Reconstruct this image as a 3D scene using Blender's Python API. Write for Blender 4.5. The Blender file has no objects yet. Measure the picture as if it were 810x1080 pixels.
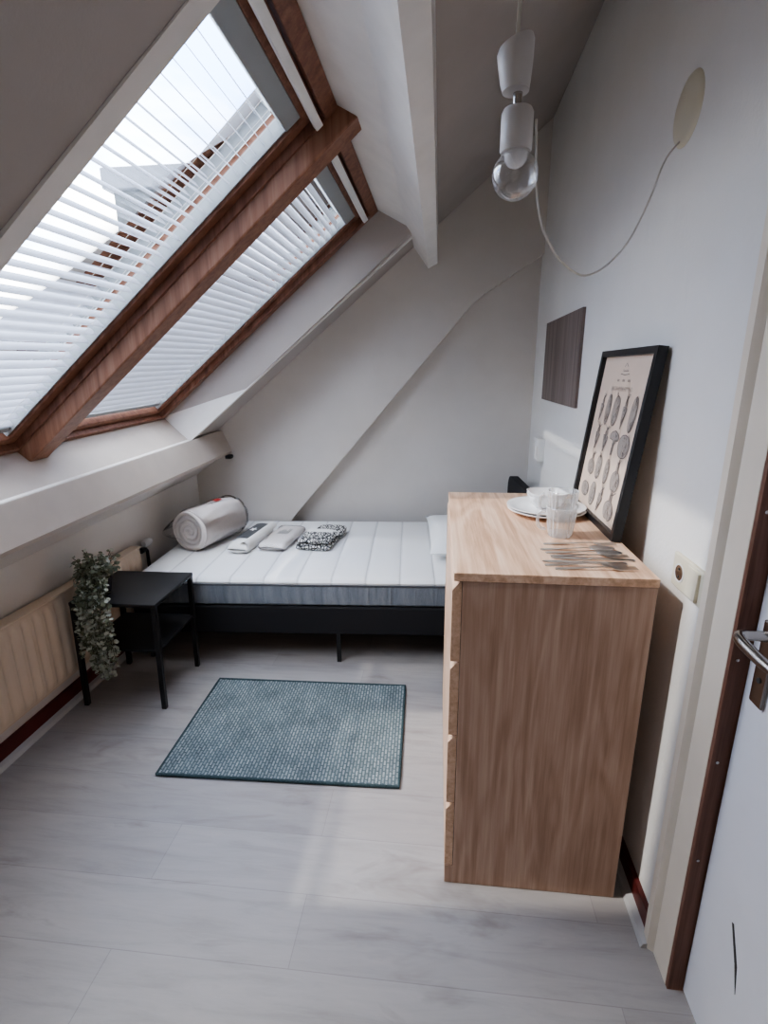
import bpy, bmesh, math, random
from mathutils import Vector, Matrix
random.seed(7)
PI = math.pi
scene = bpy.context.scene
COL = scene.collection

# ------------------------------------------------------------------ materials
MATS = {}
def new_mat(name):
    m = bpy.data.materials.new(name); m.use_nodes = True
    nt = m.node_tree; b = nt.nodes['Principled BSDF']
    MATS[name] = m
    return m, nt, b
def sock(b, *names):
    for n in names:
        if n in b.inputs: return b.inputs[n]
def N(nt, t, **kw):
    n = nt.nodes.new(t)
    for k, v in kw.items(): setattr(n, k, v)
    return n
def coords(nt, scale=(1, 1, 1), rot=(0, 0, 0), kind='Object'):
    tc = N(nt, 'ShaderNodeTexCoord'); mp = N(nt, 'ShaderNodeMapping')
    mp.inputs['Scale'].default_value = scale; mp.inputs['Rotation'].default_value = rot
    nt.links.new(tc.outputs[kind], mp.inputs['Vector'])
    return mp.outputs['Vector']
def noise(nt, vec, scale, detail=4, rough=.55, dist=0):
    n = N(nt, 'ShaderNodeTexNoise'); n.inputs['Scale'].default_value = scale
    n.inputs['Detail'].default_value = detail; n.inputs['Roughness'].default_value = rough
    n.inputs['Distortion'].default_value = dist
    nt.links.new(vec, n.inputs['Vector']); return n.outputs['Fac']
def ramp(nt, fac, stops):
    r = N(nt, 'ShaderNodeValToRGB'); e = r.color_ramp.elements
    while len(e) < len(stops): e.new(.5)
    for i, (p, c) in enumerate(stops):
        e[i].position = p; e[i].color = tuple(c) + (1,) if len(c) == 3 else c
    nt.links.new(fac, r.inputs['Fac']); return r.outputs['Color']
def bump(nt, b, h, strength=.2, dist=.01):
    n = N(nt, 'ShaderNodeBump'); n.inputs['Strength'].default_value = strength
    n.inputs['Distance'].default_value = dist
    nt.links.new(h, n.inputs['Height']); nt.links.new(n.outputs['Normal'], b.inputs['Normal'])
def mixc(nt, fac, a, b_, mode='MIX'):
    m = N(nt, 'ShaderNodeMix', data_type='RGBA', blend_type=mode)
    if isinstance(fac, float): m.inputs[0].default_value = fac
    else: nt.links.new(fac, m.inputs[0])
    for i, v in ((6, a), (7, b_)):
        if isinstance(v, tuple): m.inputs[i].default_value = v + (1,) if len(v) == 3 else v
        else: nt.links.new(v, m.inputs[i])
    return m.outputs[2]

def plain(name, col, rough=.6, metal=0, var=.06, nscale=6, bmp=0, bscale=60, spec=.5, trans=0):
    m, nt, b = new_mat(name)
    v = coords(nt)
    f = noise(nt, v, nscale, 3)
    lo = tuple(max(0, c*(1-var)) for c in col); hi = tuple(min(1, c*(1+var)) for c in col)
    nt.links.new(ramp(nt, f, [(.3, lo), (.7, hi)]), b.inputs['Base Color'])
    b.inputs['Roughness'].default_value = rough; b.inputs['Metallic'].default_value = metal
    sock(b, 'Specular IOR Level').default_value = spec
    if bmp: bump(nt, b, noise(nt, v, bscale, 4), bmp, .004)
    if trans: sock(b, 'Transmission Weight').default_value = trans
    return m

def wood(name, dark, mid, light, axis='z', rough=.45, fine=70, spec=.3, streak=1.0):
    m, nt, b = new_mat(name)
    st = {'x': (.03, 1, 1), 'y': (1, .03, 1), 'z': (1, 1, .03)}[axis]
    v = coords(nt, st)
    v2 = coords(nt, tuple(1 if s == 1 else .16 for s in st))
    f1 = noise(nt, v, fine, 6, .7, .2)
    f2 = noise(nt, v2, 5, 3, .5, 1.2)
    w = N(nt, 'ShaderNodeMath', operation='SINE')
    mul = N(nt, 'ShaderNodeMath', operation='MULTIPLY'); mul.inputs[1].default_value = 42
    nt.links.new(f2, mul.inputs[0]); nt.links.new(mul.outputs[0], w.inputs[0])
    a = N(nt, 'ShaderNodeMath', operation='MULTIPLY_ADD'); a.inputs[1].default_value = .045*streak; 
    nt.links.new(w.outputs[0], a.inputs[0]); nt.links.new(f1, a.inputs[2])
    nt.links.new(ramp(nt, a.outputs[0], [(.28, dark), (.5, mid), (.72, light)]), b.inputs['Base Color'])
    b.inputs['Roughness'].default_value = rough; sock(b, 'Specular IOR Level').default_value = spec
    bump(nt, b, f1, .05, .002)
    return m

def plaster(name, col, col2, bmp=.25):
    m, nt, b = new_mat(name)
    v = coords(nt)
    f = noise(nt, v, 2.2, 5, .6)
    g = noise(nt, v, 90, 4, .6)
    s = noise(nt, coords(nt, (1, 1, .35)), 9, 5, .7)
    c = ramp(nt, f, [(.3, col2), (.65, col)])
    c = mixc(nt, ramp(nt, s, [(.22, (.16, .16, .16)), (.36, (0, 0, 0))]), c, tuple(x*.82 for x in col2))
    nt.links.new(c, b.inputs['Base Color']); b.inputs['Roughness'].default_value = .75
    sock(b, 'Specular IOR Level').default_value = .25
    bump(nt, b, g, bmp, .004)
    return m

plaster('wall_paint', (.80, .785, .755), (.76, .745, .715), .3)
plaster('gable_shade_tone', (.69, .645, .595), (.645, .60, .55), .15)  # warm tint of the shadowed side of the room put into the paint
plaster('ceiling_shade_tone', (.46, .415, .38), (.42, .38, .345), .12)  # ceiling shade put into the colour, darker and warmer than the walls
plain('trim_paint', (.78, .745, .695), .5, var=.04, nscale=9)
plain('sill_shade_tone', (.52, .455, .395), .5, var=.05, nscale=7)  # white boards, with the warm shadow tint below the windows in the colour
plain('cream_paint', (.76, .68, .57), .45, var=.04)
plain('door_paint', (.80, .80, .83), .4, var=.02)
wood('dresser_oak_shade', (.355, .215, .150), (.465, .305, .225), (.565, .395, .305), 'z', streak=1.6)  # same oak as the top, shade of the near side put into the tone
wood('dresser_oak_lit', (.55, .335, .215), (.72, .475, .325), (.84, .61, .455), 'y', streak=2.4)  # lit copy of the dresser oak, paler than the shaded sides
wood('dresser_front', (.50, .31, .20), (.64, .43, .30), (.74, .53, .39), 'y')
wood('window_wood', (.14, .060, .036), (.225, .105, .067), (.31, .16, .107), 'z', rough=.4, fine=40)
wood('mullion_wood', (.165, .070, .039), (.26, .125, .075), (.34, .18, .116), 'z', rough=.4, fine=40)
wood('jamb_wood', (.11, .05, .033), (.18, .085, .058), (.24, .125, .09), 'z', rough=.5)
plain('skirting', (.105, .018, .016), .45, var=.15)
plain('grey_strip', (.50, .49, .48), .5)
plain('black_metal', (.012, .012, .013), .45, var=.1)
plain('black_fabric', (.014, .014, .017), .85, var=.2, nscale=200, bmp=.3, bscale=500)
plain('frame_black', (.012, .012, .014), .4, var=.1)
plain('porcelain', (.84, .84, .84), .18, var=.01)
plain('white_plastic', (.78, .77, .74), .35, var=.02)
plain('lamp_plastic_shade', (.60, .565, .535), .4, var=.02)  # white plastic, greyed because its backlit shade is put into the colour
plain('channel_grey', (.34, .36, .36), .5, var=.03)
plain('cream_plastic', (.72, .67, .53), .4, var=.03)
plain('cover_cream', (.66, .61, .48), .5, var=.05)
plain('dark_hole', (.05, .045, .04), .6)
plain('steel', (.62, .60, .58), .34, 1, var=.05)
plain('nickel', (.46, .43, .40), .25, 1, var=.05)
plain('aluminium', (.36, .37, .37), .5, .3, var=.03)
plain('grey_head', (.34, .36, .36), .5, var=.04)
plain('radiator_paint', (.66, .53, .40), .4, var=.04)
plain('leaf', (.21, .235, .165), .65, var=.35, nscale=45)
plain('leaf_pale', (.46, .48, .40), .65, var=.3, nscale=45)
plain('stem', (.10, .10, .06), .7)
plain('pot', (.035, .028, .04), .5)
plain('duvet_white', (.80, .74, .70), .8, var=.05, nscale=14, bmp=.25, bscale=24)
plain('pillow_white', (.82, .83, .83), .85, var=.02, bmp=.15, bscale=14)
plain('sheet_white', (.78, .765, .73), .8, var=.03, bmp=.2, bscale=60)
plain('package_pink', (.80, .75, .72), .6, var=.04, bmp=.2, bscale=40)
plain('card_dark', (.085, .085, .085), .6)
plain('paper_white', (.82, .82, .80), .6)
plain('print_red', (.42, .03, .03), .5)
plain('print_grey', (.30, .30, .28), .6)
plain('wire_white', (.62, .58, .52), .5)
plain('lead', (.03, .03, .033), .6)
plain('coping', (.13, .135, .14), .7)
plain('roof_tile', (.115, .078, .070), .8, var=.12, nscale=10)
plain('dormer_grey', (.060, .068, .070), .7, var=.08)
plain('dormer_pale', (.11, .118, .13), .6)
plain('poster_paper', (.70, .565, .465), .55, var=.025)
plain('ink', (.13, .105, .095), .7)
plain('ink_pale', (.36, .31, .275), .7)

def transparentish(name, tint, gloss, rough):
    m = bpy.data.materials.new(name); m.use_nodes = True; MATS[name] = m
    nt = m.node_tree; nt.nodes.clear()
    o = N(nt, 'ShaderNodeOutputMaterial'); mx = N(nt, 'ShaderNodeMixShader')
    t = N(nt, 'ShaderNodeBsdfTransparent'); g = N(nt, 'ShaderNodeBsdfGlossy')
    t.inputs['Color'].default_value = tint + (1,); g.inputs['Roughness'].default_value = rough
    lw = N(nt, 'ShaderNodeLayerWeight'); lw.inputs['Blend'].default_value = gloss
    nt.links.new(lw.outputs['Fresnel'], mx.inputs['Fac'])
    nt.links.new(t.outputs[0], mx.inputs[1]); nt.links.new(g.outputs[0], mx.inputs[2])
    nt.links.new(mx.outputs[0], o.inputs['Surface'])
transparentish('pane', (.97, .98, .99), .12, .02)
transparentish('wrap', (.97, .97, .97), .28, .18)
def clear_glass(name, white, lo, hi):
    m = bpy.data.materials.new(name); m.use_nodes = True; MATS[name] = m
    nt = m.node_tree; nt.nodes.clear()
    o = N(nt, 'ShaderNodeOutputMaterial'); mx = N(nt, 'ShaderNodeMixShader'); mx2 = N(nt, 'ShaderNodeMixShader')
    t = N(nt, 'ShaderNodeBsdfTransparent'); g = N(nt, 'ShaderNodeBsdfGlossy'); d_ = N(nt, 'ShaderNodeBsdfDiffuse')
    t.inputs['Color'].default_value = (.985, .985, .985, 1); g.inputs['Roughness'].default_value = .04
    d_.inputs['Color'].default_value = (.85, .86, .86, 1)
    lw = N(nt, 'ShaderNodeLayerWeight'); lw.inputs['Blend'].default_value = .35
    mr = N(nt, 'ShaderNodeMapRange'); mr.inputs['To Min'].default_value = lo; mr.inputs['To Max'].default_value = hi
    nt.links.new(lw.outputs['Facing'], mr.inputs['Value'])
    mx2.inputs[0].default_value = white
    nt.links.new(g.outputs[0], mx2.inputs[1]); nt.links.new(d_.outputs[0], mx2.inputs[2])
    nt.links.new(mr.outputs[0], mx.inputs['Fac']); nt.links.new(t.outputs[0], mx.inputs[1]); nt.links.new(mx2.outputs[0], mx.inputs[2])
    nt.links.new(mx.outputs[0], o.inputs['Surface'])
clear_glass('bulb_glass', .12, .10, .75)
clear_glass('tumbler_glass', .62, .12, .95)
clear_glass('handle_glass', .6, .38, .9)

def floor_mat():
    m, nt, b = new_mat('floor_planks')
    tc = N(nt, 'ShaderNodeTexCoord'); mp = N(nt, 'ShaderNodeMapping')
    mp.inputs['Location'].default_value = (.35, -.905 + .192*5, 0)
    nt.links.new(tc.outputs['Object'], mp.inputs['Vector'])
    br = N(nt, 'ShaderNodeTexBrick'); br.offset = .37; br.offset_frequency = 2
    br.inputs['Scale'].default_value = 1; br.inputs['Brick Width'].default_value = 1.28
    br.inputs['Row Height'].default_value = .192; br.inputs['Mortar Size'].default_value = .0013
    br.inputs['Mortar Smooth'].default_value = .3; br.inputs['Bias'].default_value = 0
    br.inputs['Color1'].default_value = (.385, .362, .348, 1); br.inputs['Color2'].default_value = (.435, .412, .396, 1)
    br.inputs['Mortar'].default_value = (.33, .31, .30, 1)
    nt.links.new(mp.outputs[0], br.inputs['Vector'])
    v = coords(nt, (.12, 1, 1)); g = noise(nt, v, 24, 7, .7, .6)
    v2 = coords(nt, (.28, 1, 1)); k = noise(nt, v2, 5, 4, .6, 2.0)
    c = mixc(nt, 1.0, br.outputs['Color'], ramp(nt, g, [(.25, (.80, .79, .78)), (.5, (.98, .98, .98)), (.75, (1.08, 1.07, 1.06))]), 'MULTIPLY')
    c = mixc(nt, 1.0, c, ramp(nt, k, [(.25, (.74, .71, .69)), (.42, (1, 1, 1)), (.62, (.97, .965, .96)), (.75, (1.05, 1.04, 1.03))]), 'MULTIPLY')
    nt.links.new(c, b.inputs['Base Color']); b.inputs['Roughness'].default_value = .42
    sock(b, 'Specular IOR Level').default_value = .4
    bump(nt, b, g, .04, .002)
floor_mat()

def rug_mat():
    m, nt, b = new_mat('rug_weave')
    v = coords(nt, (1, 1, 1), (0, 0, PI/2))
    br = N(nt, 'ShaderNodeTexBrick'); br.offset = .5
    br.inputs['Scale'].default_value = 1; br.inputs['Brick Width'].default_value = .030
    br.inputs['Row Height'].default_value = .0125; br.inputs['Mortar Size'].default_value = .0034
    br.inputs['Mortar Smooth'].default_value = .35
    br.inputs['Color1'].default_value = (.36, .395, .40, 1); br.inputs['Color2'].default_value = (.235, .275, .285, 1)
    br.inputs['Mortar'].default_value = (.125, .16, .17, 1)
    nt.links.new(v, br.inputs['Vector'])
    n = noise(nt, coords(nt), 7, 4, .6)
    n2 = noise(nt, coords(nt), 260, 2)
    c = mixc(nt, 1.0, br.outputs['Color'], ramp(nt, n, [(.3, (.72, .74, .75)), (.7, (1.1, 1.1, 1.1))]), 'MULTIPLY')
    c = mixc(nt, 1.0, c, ramp(nt, n2, [(.3, (.7, .72, .72)), (.7, (1.25, 1.25, 1.25))]), 'MULTIPLY')
    nt.links.new(c, b.inputs['Base Color']); b.inputs['Roughness'].default_value = .95
    sock(b, 'Specular IOR Level').default_value = .1
    bump(nt, b, n2, .6, .004)
rug_mat()
plain('rug_edge', (.055, .082, .088), .95, var=.3, nscale=200, bmp=.4, bscale=300, spec=.1)

def mattress_mats():
    m, nt, b = new_mat('mattress_top')
    v = coords(nt)
    sx = N(nt, 'ShaderNodeSeparateXYZ'); nt.links.new(v, sx.inputs[0])
    mm = N(nt, 'ShaderNodeMath', operation='MULTIPLY'); mm.inputs[1].default_value = PI/.17
    nt.links.new(sx.outputs['X'], mm.inputs[0])
    s = N(nt, 'ShaderNodeMath', operation='SINE'); nt.links.new(mm.outputs[0], s.inputs[0])
    ab = N(nt, 'ShaderNodeMath', operation='ABSOLUTE'); nt.links.new(s.outputs[0], ab.inputs[0])
    pw = N(nt, 'ShaderNodeMath', operation='POWER'); pw.inputs[1].default_value = .35
    nt.links.new(ab.outputs[0], pw.inputs[0])
    c = ramp(nt, pw.outputs[0], [(.30, (.62, .62, .62)), (.55, (.79, .79, .785))])
    nt.links.new(c, b.inputs['Base Color']); b.inputs['Roughness'].default_value = .9
    bump(nt, b, pw.outputs[0], .45, .02)
    m, nt, b = new_mat('mattress_side')
    v = coords(nt, (1, 1, .12)); f = noise(nt, v, 22, 4, .6, .6)
    g = noise(nt, coords(nt), 400, 2)
    c = ramp(nt, f, [(.3, (.17, .195, .23)), (.55, (.255, .285, .325)), (.72, (.33, .36, .40))])
    c = mixc(nt, 1.0, c, ramp(nt, g, [(.3, (.8, .8, .8)), (.7, (1.15, 1.15, 1.15))]), 'MULTIPLY')
    nt.links.new(c, b.inputs['Base Color']); b.inputs['Roughness'].default_value = .95
    bump(nt, b, f, .5, .02)
mattress_mats()
plain('piping', (.07, .075, .085), .9)

def pattern_mat():
    m, nt, b = new_mat('leaf_print')
    vo = N(nt, 'ShaderNodeTexVoronoi', feature='DISTANCE_TO_EDGE'); vo.inputs['Scale'].default_value = 62
    mp = coords(nt, (1, .55, 1), (0, 0, .6)); n = noise(nt, mp, 30, 2)
    nt.links.new(mp, vo.inputs['Vector'])
    c = ramp(nt, vo.outputs['Distance'], [(.10, (.03, .03, .03)), (.17, (.66, .65, .62))])
    nt.links.new(c, b.inputs['Base Color']); b.inputs['Roughness'].default_value = .9
pattern_mat()

def panel_mat():
    m, nt, b = new_mat('panel_veneer')
    v = coords(nt, (1, 1, .03)); f = noise(nt, v, 40, 5, .65, .2)
    c = ramp(nt, f, [(.3, (.10, .074, .066)), (.5, (.185, .142, .126)), (.7, (.27, .215, .195))])
    nt.links.new(c, b.inputs['Base Color']); b.inputs['Roughness'].default_value = .55
panel_mat()

def brick_mat():
    m, nt, b = new_mat('brick')
    v = coords(nt, (1, 1, 1), (PI/2, 0, 0))
    br = N(nt, 'ShaderNodeTexBrick'); br.inputs['Scale'].default_value = 1
    br.inputs['Brick Width'].default_value = .22; br.inputs['Row Height'].default_value = .065
    br.inputs['Mortar Size'].default_value = .008
    br.inputs['Color1'].default_value = (.135, .058, .046, 1); br.inputs['Color2'].default_value = (.165, .078, .064, 1)
    br.inputs['Mortar'].default_value = (.16, .12, .105, 1)
    nt.links.new(v, br.inputs['Vector']); nt.links.new(br.outputs['Color'], b.inputs['Base Color'])
    b.inputs['Roughness'].default_value = .85
brick_mat()

def slat_mat():
    m = bpy.data.materials.new('slat'); m.use_nodes = True; MATS['slat'] = m
    nt = m.node_tree; b = nt.nodes['Principled BSDF']
    o = nt.nodes['Material Output']
    c = ramp(nt, noise(nt, coords(nt), 8, 2), [(.3, (.45, .46, .50)), (.7, (.49, .50, .54))])  # white slats toned down, backlit shade put into their colour
    nt.links.new(c, b.inputs['Base Color']); b.inputs['Roughness'].default_value = .45
    tr = N(nt, 'ShaderNodeBsdfTranslucent'); tr.inputs['Color'].default_value = (.75, .76, .78, 1)
    mx = N(nt, 'ShaderNodeMixShader'); mx.inputs[0].default_value = .06
    nt.links.new(b.outputs[0], mx.inputs[1]); nt.links.new(tr.outputs[0], mx.inputs[2])
    nt.links.new(mx.outputs[0], o.inputs['Surface'])
slat_mat()

# ------------------------------------------------------------------ mesh helper
class MB:
    def __init__(self): self.bm = bmesh.new()
    def box(self, a, b, bev=0, seg=2):
        x0, y0, z0 = a; x1, y1, z1 = b
        return self.hexa([(x0,y0,z0),(x1,y0,z0),(x1,y1,z0),(x0,y1,z0),(x0,y0,z1),(x1,y0,z1),(x1,y1,z1),(x0,y1,z1)], bev, seg)
    def hexa(self, c, bev=0, seg=2):
        vs = [self.bm.verts.new(p) for p in c]
        fs = [self.bm.faces.new([vs[i] for i in f]) for f in ((3,2,1,0),(4,5,6,7),(0,1,5,4),(1,2,6,5),(2,3,7,6),(3,0,4,7))]
        if bev:
            es = list({e for f in fs for e in f.edges})
            bmesh.ops.bevel(self.bm, geom=es, offset=bev, segments=seg, affect='EDGES', profile=.5)
        return self
    def prism(self, poly, axis, lo, hi):
        """poly of 2-D points in the two remaining axes, extruded from lo to hi along axis"""
        def pt(p, h):
            if axis == 'x': return (h, p[0], p[1])
            if axis == 'y': return (p[0], h, p[1])
            return (p[0], p[1], h)
        a = [self.bm.verts.new(pt(p, lo)) for p in poly]; b = [self.bm.verts.new(pt(p, hi)) for p in poly]
        n = len(poly)
        self.bm.faces.new(a[::-1]); self.bm.faces.new(b)
        for i in range(n): self.bm.faces.new([a[i], a[(i+1) % n], b[(i+1) % n], b[i]])
        return self
    def tube(self, pts, r, n=8, cap=True):
        pts = [Vector(p) for p in pts]; rings = []
        rr = r if isinstance(r, (list, tuple)) else [r]*len(pts)
        up = None
        for i, p in enumerate(pts):
            t = (pts[min(i+1, len(pts)-1)] - pts[max(i-1, 0)]).normalized()
            if up is None:
                up = Vector((0,0,1)) if abs(t.z) < .9 else Vector((1,0,0))
            s = t.cross(up).normalized(); u = s.cross(t).normalized(); up = u
            rings.append([self.bm.verts.new(p + (s*math.cos(2*PI*k/n) + u*math.sin(2*PI*k/n))*rr[i]) for k in range(n)])
        for a, b in zip(rings, rings[1:]):
            for k in range(n): self.bm.faces.new([a[k], a[(k+1) % n], b[(k+1) % n], b[k]])
        if cap: self.bm.faces.new(rings[0][::-1]); self.bm.faces.new(rings[-1])
        return self
    def lathe(self, prof, c=(0,0,0), n=32, sx=1, sy=1, mod=None, axis='z'):
        rings = []
        for r, z in prof:
            ring = []
            for k in range(n):
                a = 2*PI*k/n; q = r*(mod(a, z) if mod else 1)
                p = (q*math.cos(a)*sx, q*math.sin(a)*sy, z)
                if axis == 'x': p = (p[2], p[0], p[1])
                if axis == 'y': p = (p[0], p[2], p[1])
                ring.append(self.bm.verts.new((c[0]+p[0], c[1]+p[1], c[2]+p[2])))
            rings.append(ring)
        for a, b in zip(rings, rings[1:]):
            for k in range(n): self.bm.faces.new([a[k], a[(k+1) % n], b[(k+1) % n], b[k]])
        for ring in (rings[0], rings[-1]):
            if prof[rings.index(ring)][0] > 1e-4: self.bm.faces.new(ring)
        return self
    def grid(self, f, nu, nv, close_u=False):
        vs = [[self.bm.verts.new(f(i/(nu if close_u else nu-1), j/(nv-1))) for j in range(nv)] for i in range(nu)]
        for i in range(nu if close_u else nu-1):
            for j in range(nv-1):
                i2 = (i+1) % nu
                self.bm.faces.new([vs[i][j], vs[i2][j], vs[i2][j+1], vs[i][j+1]])
        return vs
    def quad(self, *c):
        self.bm.faces.new([self.bm.verts.new(p) for p in c]); return self
    def map(self, f):
        for v in self.bm.verts: v.co = f(*v.co)
        return self
    def build(self, name, mat, parent=None, smooth=False, world=False, weld=True):
        bm = self.bm
        if weld: bmesh.ops.remove_doubles(bm, verts=bm.verts, dist=1e-5)
        bmesh.ops.recalc_face_normals(bm, faces=bm.faces)
        if world and parent:
            M = Matrix.Identity(4); q = parent
            while q: M = Matrix.Translation(q.location) @ q.rotation_euler.to_matrix().to_4x4() @ M; q = q.parent
            inv = M.inverted()
            for v in bm.verts: v.co = inv @ v.co
        me = bpy.data.meshes.new(name); bm.to_mesh(me); bm.free()
        if smooth:
            me.polygons.foreach_set('use_smooth', [True]*len(me.polygons))
            try: me.set_sharp_from_angle(angle=math.radians(40))
            except Exception: pass
        o = bpy.data.objects.new(name, me); COL.objects.link(o)
        me.materials.append(MATS[mat])
        if parent: o.parent = parent
        return o

def tag(o, label=None, cat=None, group=None, kind=None):
    if label: o['label'] = label
    if cat: o['category'] = cat
    if group: o['group'] = group
    if kind: o['kind'] = kind
    return o
def empty(name, loc=(0,0,0), rz=0, label=None, cat=None, group=None, kind=None):
    o = bpy.data.objects.new(name, None); COL.objects.link(o)
    o.location = loc; o.rotation_euler = (0, 0, rz); o.empty_display_size = .1
    return tag(o, label, cat, group, kind)

# ------------------------------------------------------------------ room frame
TH = math.radians(3.5); AL = math.radians(40.0)
CA, SA = math.cos(AL), math.sin(AL)
SL, Z0 = -1.65, .9227            # left wall, height of the roof plane above it
def RM(s, t, z):
    w = max(0, min(1, (-.6 - s)/.8))
    return Vector((s*math.cos(TH), t + s*math.sin(TH), z + .024*(t-3.0)*w))
def UD(u, t, d):                 # along the slope, along the room, outwards through the roof
    return RM(SL + u*CA - d*SA, t, Z0 + u*SA + d*CA)
def XR(y): return .585 + .010*(y-1.2)

def ub(m, u0, u1, t0, t1, d0, d1, bev=0):
    x = MB().box((u0, t0, d0), (u1, t1, d1), bev)
    x.map(UD)
    me = bpy.data.meshes.new('tmp'); x.bm.to_mesh(me); x.bm.free(); m.bm.from_mesh(me); bpy.data.meshes.remove(me)
    return m

TN, TF = .94, 3.06               # window recess, near and far ends
U0, U1 = .185, 1.93
TB = 3.41

# floor
fl = MB().box((-1.72, -1.4, -.06), (.95, 3.62, 0)).build('floor', 'floor_planks'); tag(fl, kind='structure')
# left knee wall
w = MB(); w.box((-1.75, -1.4, 0), (-1.65, 3.6, .80)); tag(w.build('wall_left', 'gable_shade_tone'), kind='structure')
# right wall with the door opening
w = MB()
w.hexa([(XR(.968),.968,0),(.80,.968,0),(.80,3.62,0),(XR(3.62),3.62,0),(XR(.968),.968,2.93),(.80,.968,2.93),(.80,3.62,2.93),(XR(3.62),3.62,2.96)])
w.hexa([(XR(.08),.08,2.08),(.80,.08,2.08),(.80,.968,2.08),(XR(.968),.968,2.08),(XR(.08),.08,2.96),(.80,.08,2.96),(.80,.968,2.96),(XR(.968),.968,2.96)])
w.hexa([(XR(-1.4),-1.4,0),(.80,-1.4,0),(.80,.08,0),(XR(.08),.08,0),(XR(-1.4),-1.4,2.96),(.80,-1.4,2.96),(.80,.08,2.96),(XR(.08),.08,2.96)])
tag(w.build('wall_right', 'wall_paint'), kind='structure')
# wall behind the camera
tag(MB().prism([(-1.75,0),(.8,0),(.8,3.0),(-1.75,.86)], 'y', -1.5, -1.4).build('wall_front', 'wall_paint'), kind='structure')
# back wall: the recessed part and the gable panel standing proud of it
w = MB().prism([(-1.75,0),(.72,0),(.72,2.97),(-1.75,.90)], 'y', TB+.075, TB+.2); w.map(RM); tag(w.build('wall_back', 'gable_shade_tone'), kind='structure')
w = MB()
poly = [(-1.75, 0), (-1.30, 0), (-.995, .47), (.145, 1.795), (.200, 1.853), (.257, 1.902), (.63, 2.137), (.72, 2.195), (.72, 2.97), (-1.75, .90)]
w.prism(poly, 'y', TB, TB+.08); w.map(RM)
tag(w.build('wall_gable', 'gable_shade_tone'), kind='structure')
# sloping ceiling round the skylights
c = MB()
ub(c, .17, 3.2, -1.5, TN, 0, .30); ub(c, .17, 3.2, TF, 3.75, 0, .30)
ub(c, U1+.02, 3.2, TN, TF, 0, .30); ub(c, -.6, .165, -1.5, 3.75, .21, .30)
tag(c.build('ceiling', 'ceiling_shade_tone'), kind='structure')
# window recess linings
def lining(name, f, mat='trim_paint'):
    tag(f.build(name, mat), kind='structure')
def hexud(c): 
    m = MB(); m.hexa([UD(*p) for p in c]); return m
lining('trim_1', hexud([(.172,TF,.21),(1.866,TF,.21),(1.866,TF+.03,.21),(.172,TF+.03,.21),(.20,3.035,-.005),(1.951,3.125,-.005),(1.951,3.16,-.005),(.20,3.07,-.005)]))
lining('trim_2', hexud([(.165,TN,.21),(1.866,TN,.21),(1.866,TN-.03,.21),(.165,TN-.03,.21),(.20,TN,-.016),(1.951,TN,-.016),(1.951,TN-.045,-.016),(.20,TN-.045,-.016)]))
lining('trim_3', hexud([(1.866,TN,.21),(1.866,TF+.03,.21),(1.90,TF+.03,.21),(1.90,TN,.21),(1.935,TN,0),(1.955,3.13,0),(2.0,3.13,0),(1.98,TN,0)]))
lining('trim_4', hexud([(.167,TN-.5,.21),(.167,TF+.02,.21),(.14,TF+.02,.21),(.14,TN-.5,.21),(.205,-1.4,0),(.203,3.05,0),(.16,3.05,0),(.16,-1.4,0)]), 'sill_shade_tone')
# dark joint, purlin fascia, soffit under it
w = MB().prism([(-1.60,1.06),(-1.475,1.062),(-1.46,1.04),(-1.50,1.0),(-1.60,.98)], 'y', -1.4, TB); w.map(RM); lining('trim_5', w, 'gable_shade_tone')
w = MB().prism([(-1.462,1.062),(-1.447,1.066),(-1.392,.930),(-1.402,.912),(-1.435,.905),(-1.50,.98)], 'y', -1.4, TB-.005); w.map(RM); lining('trim_6', w, 'sill_shade_tone')
w = MB().prism([(-1.43,.925),(-1.66,.757),(-1.72,.80),(-1.60,1.0),(-1.50,1.0)], 'y', -1.4, TB); w.map(RM); lining('trim_7', w, 'gable_shade_tone')
# upper purlin, boxed in, square to the slope
def purlin(poly, name, mat='trim_paint'):
    m = MB().prism(poly, 'y', -1.4, TB); m.map(RM); lining(name, m, mat)
purlin([(-.084,2.050),(-.028,2.077),(-.028,2.34),(-.20,2.34),(-.235,2.255)], 'trim_8')
m = MB().prism([(-.236,2.250),(-.228,2.264),(-.21,2.24),(-.217,2.228)], 'y', -1.4, TB); m.map(RM); lining('trim_9', m, 'dark_hole')

# skirtings and floor strips
b = MB().box((-1.65, -1.4, 0), (-1.637, 3.30, .082)); tag(b.build('baseboard_left', 'skirting'), kind='structure')
b = MB().prism([(-1.637,0),(-1.612,0),(-1.62,.016),(-1.637,.022)], 'y', -1.4, 3.30); lining('trim_10', b, 'grey_strip')
b = MB().hexa([(XR(1.078)-.013,1.078,0),(XR(1.078),1.078,0),(XR(3.4),3.4,0),(XR(3.4)-.013,3.4,0),(XR(1.078)-.013,1.078,.07),(XR(1.078),1.078,.07),(XR(3.4),3.4,.07),(XR(3.4)-.013,3.4,.07)]); tag(b.build('baseboard_right', 'skirting'), kind='structure')
b = MB().hexa([(XR(1.045)-.036,1.045,0),(XR(1.045)-.013,1.045,0),(XR(3.4)-.013,3.4,0),(XR(3.4)-.036,3.4,0),(XR(1.045)-.03,1.045,.012),(XR(1.045)-.013,1.045,.018),(XR(3.4)-.013,3.4,.018),(XR(3.4)-.03,3.4,.012)]); lining('trim_11', b, 'grey_strip')

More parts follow.
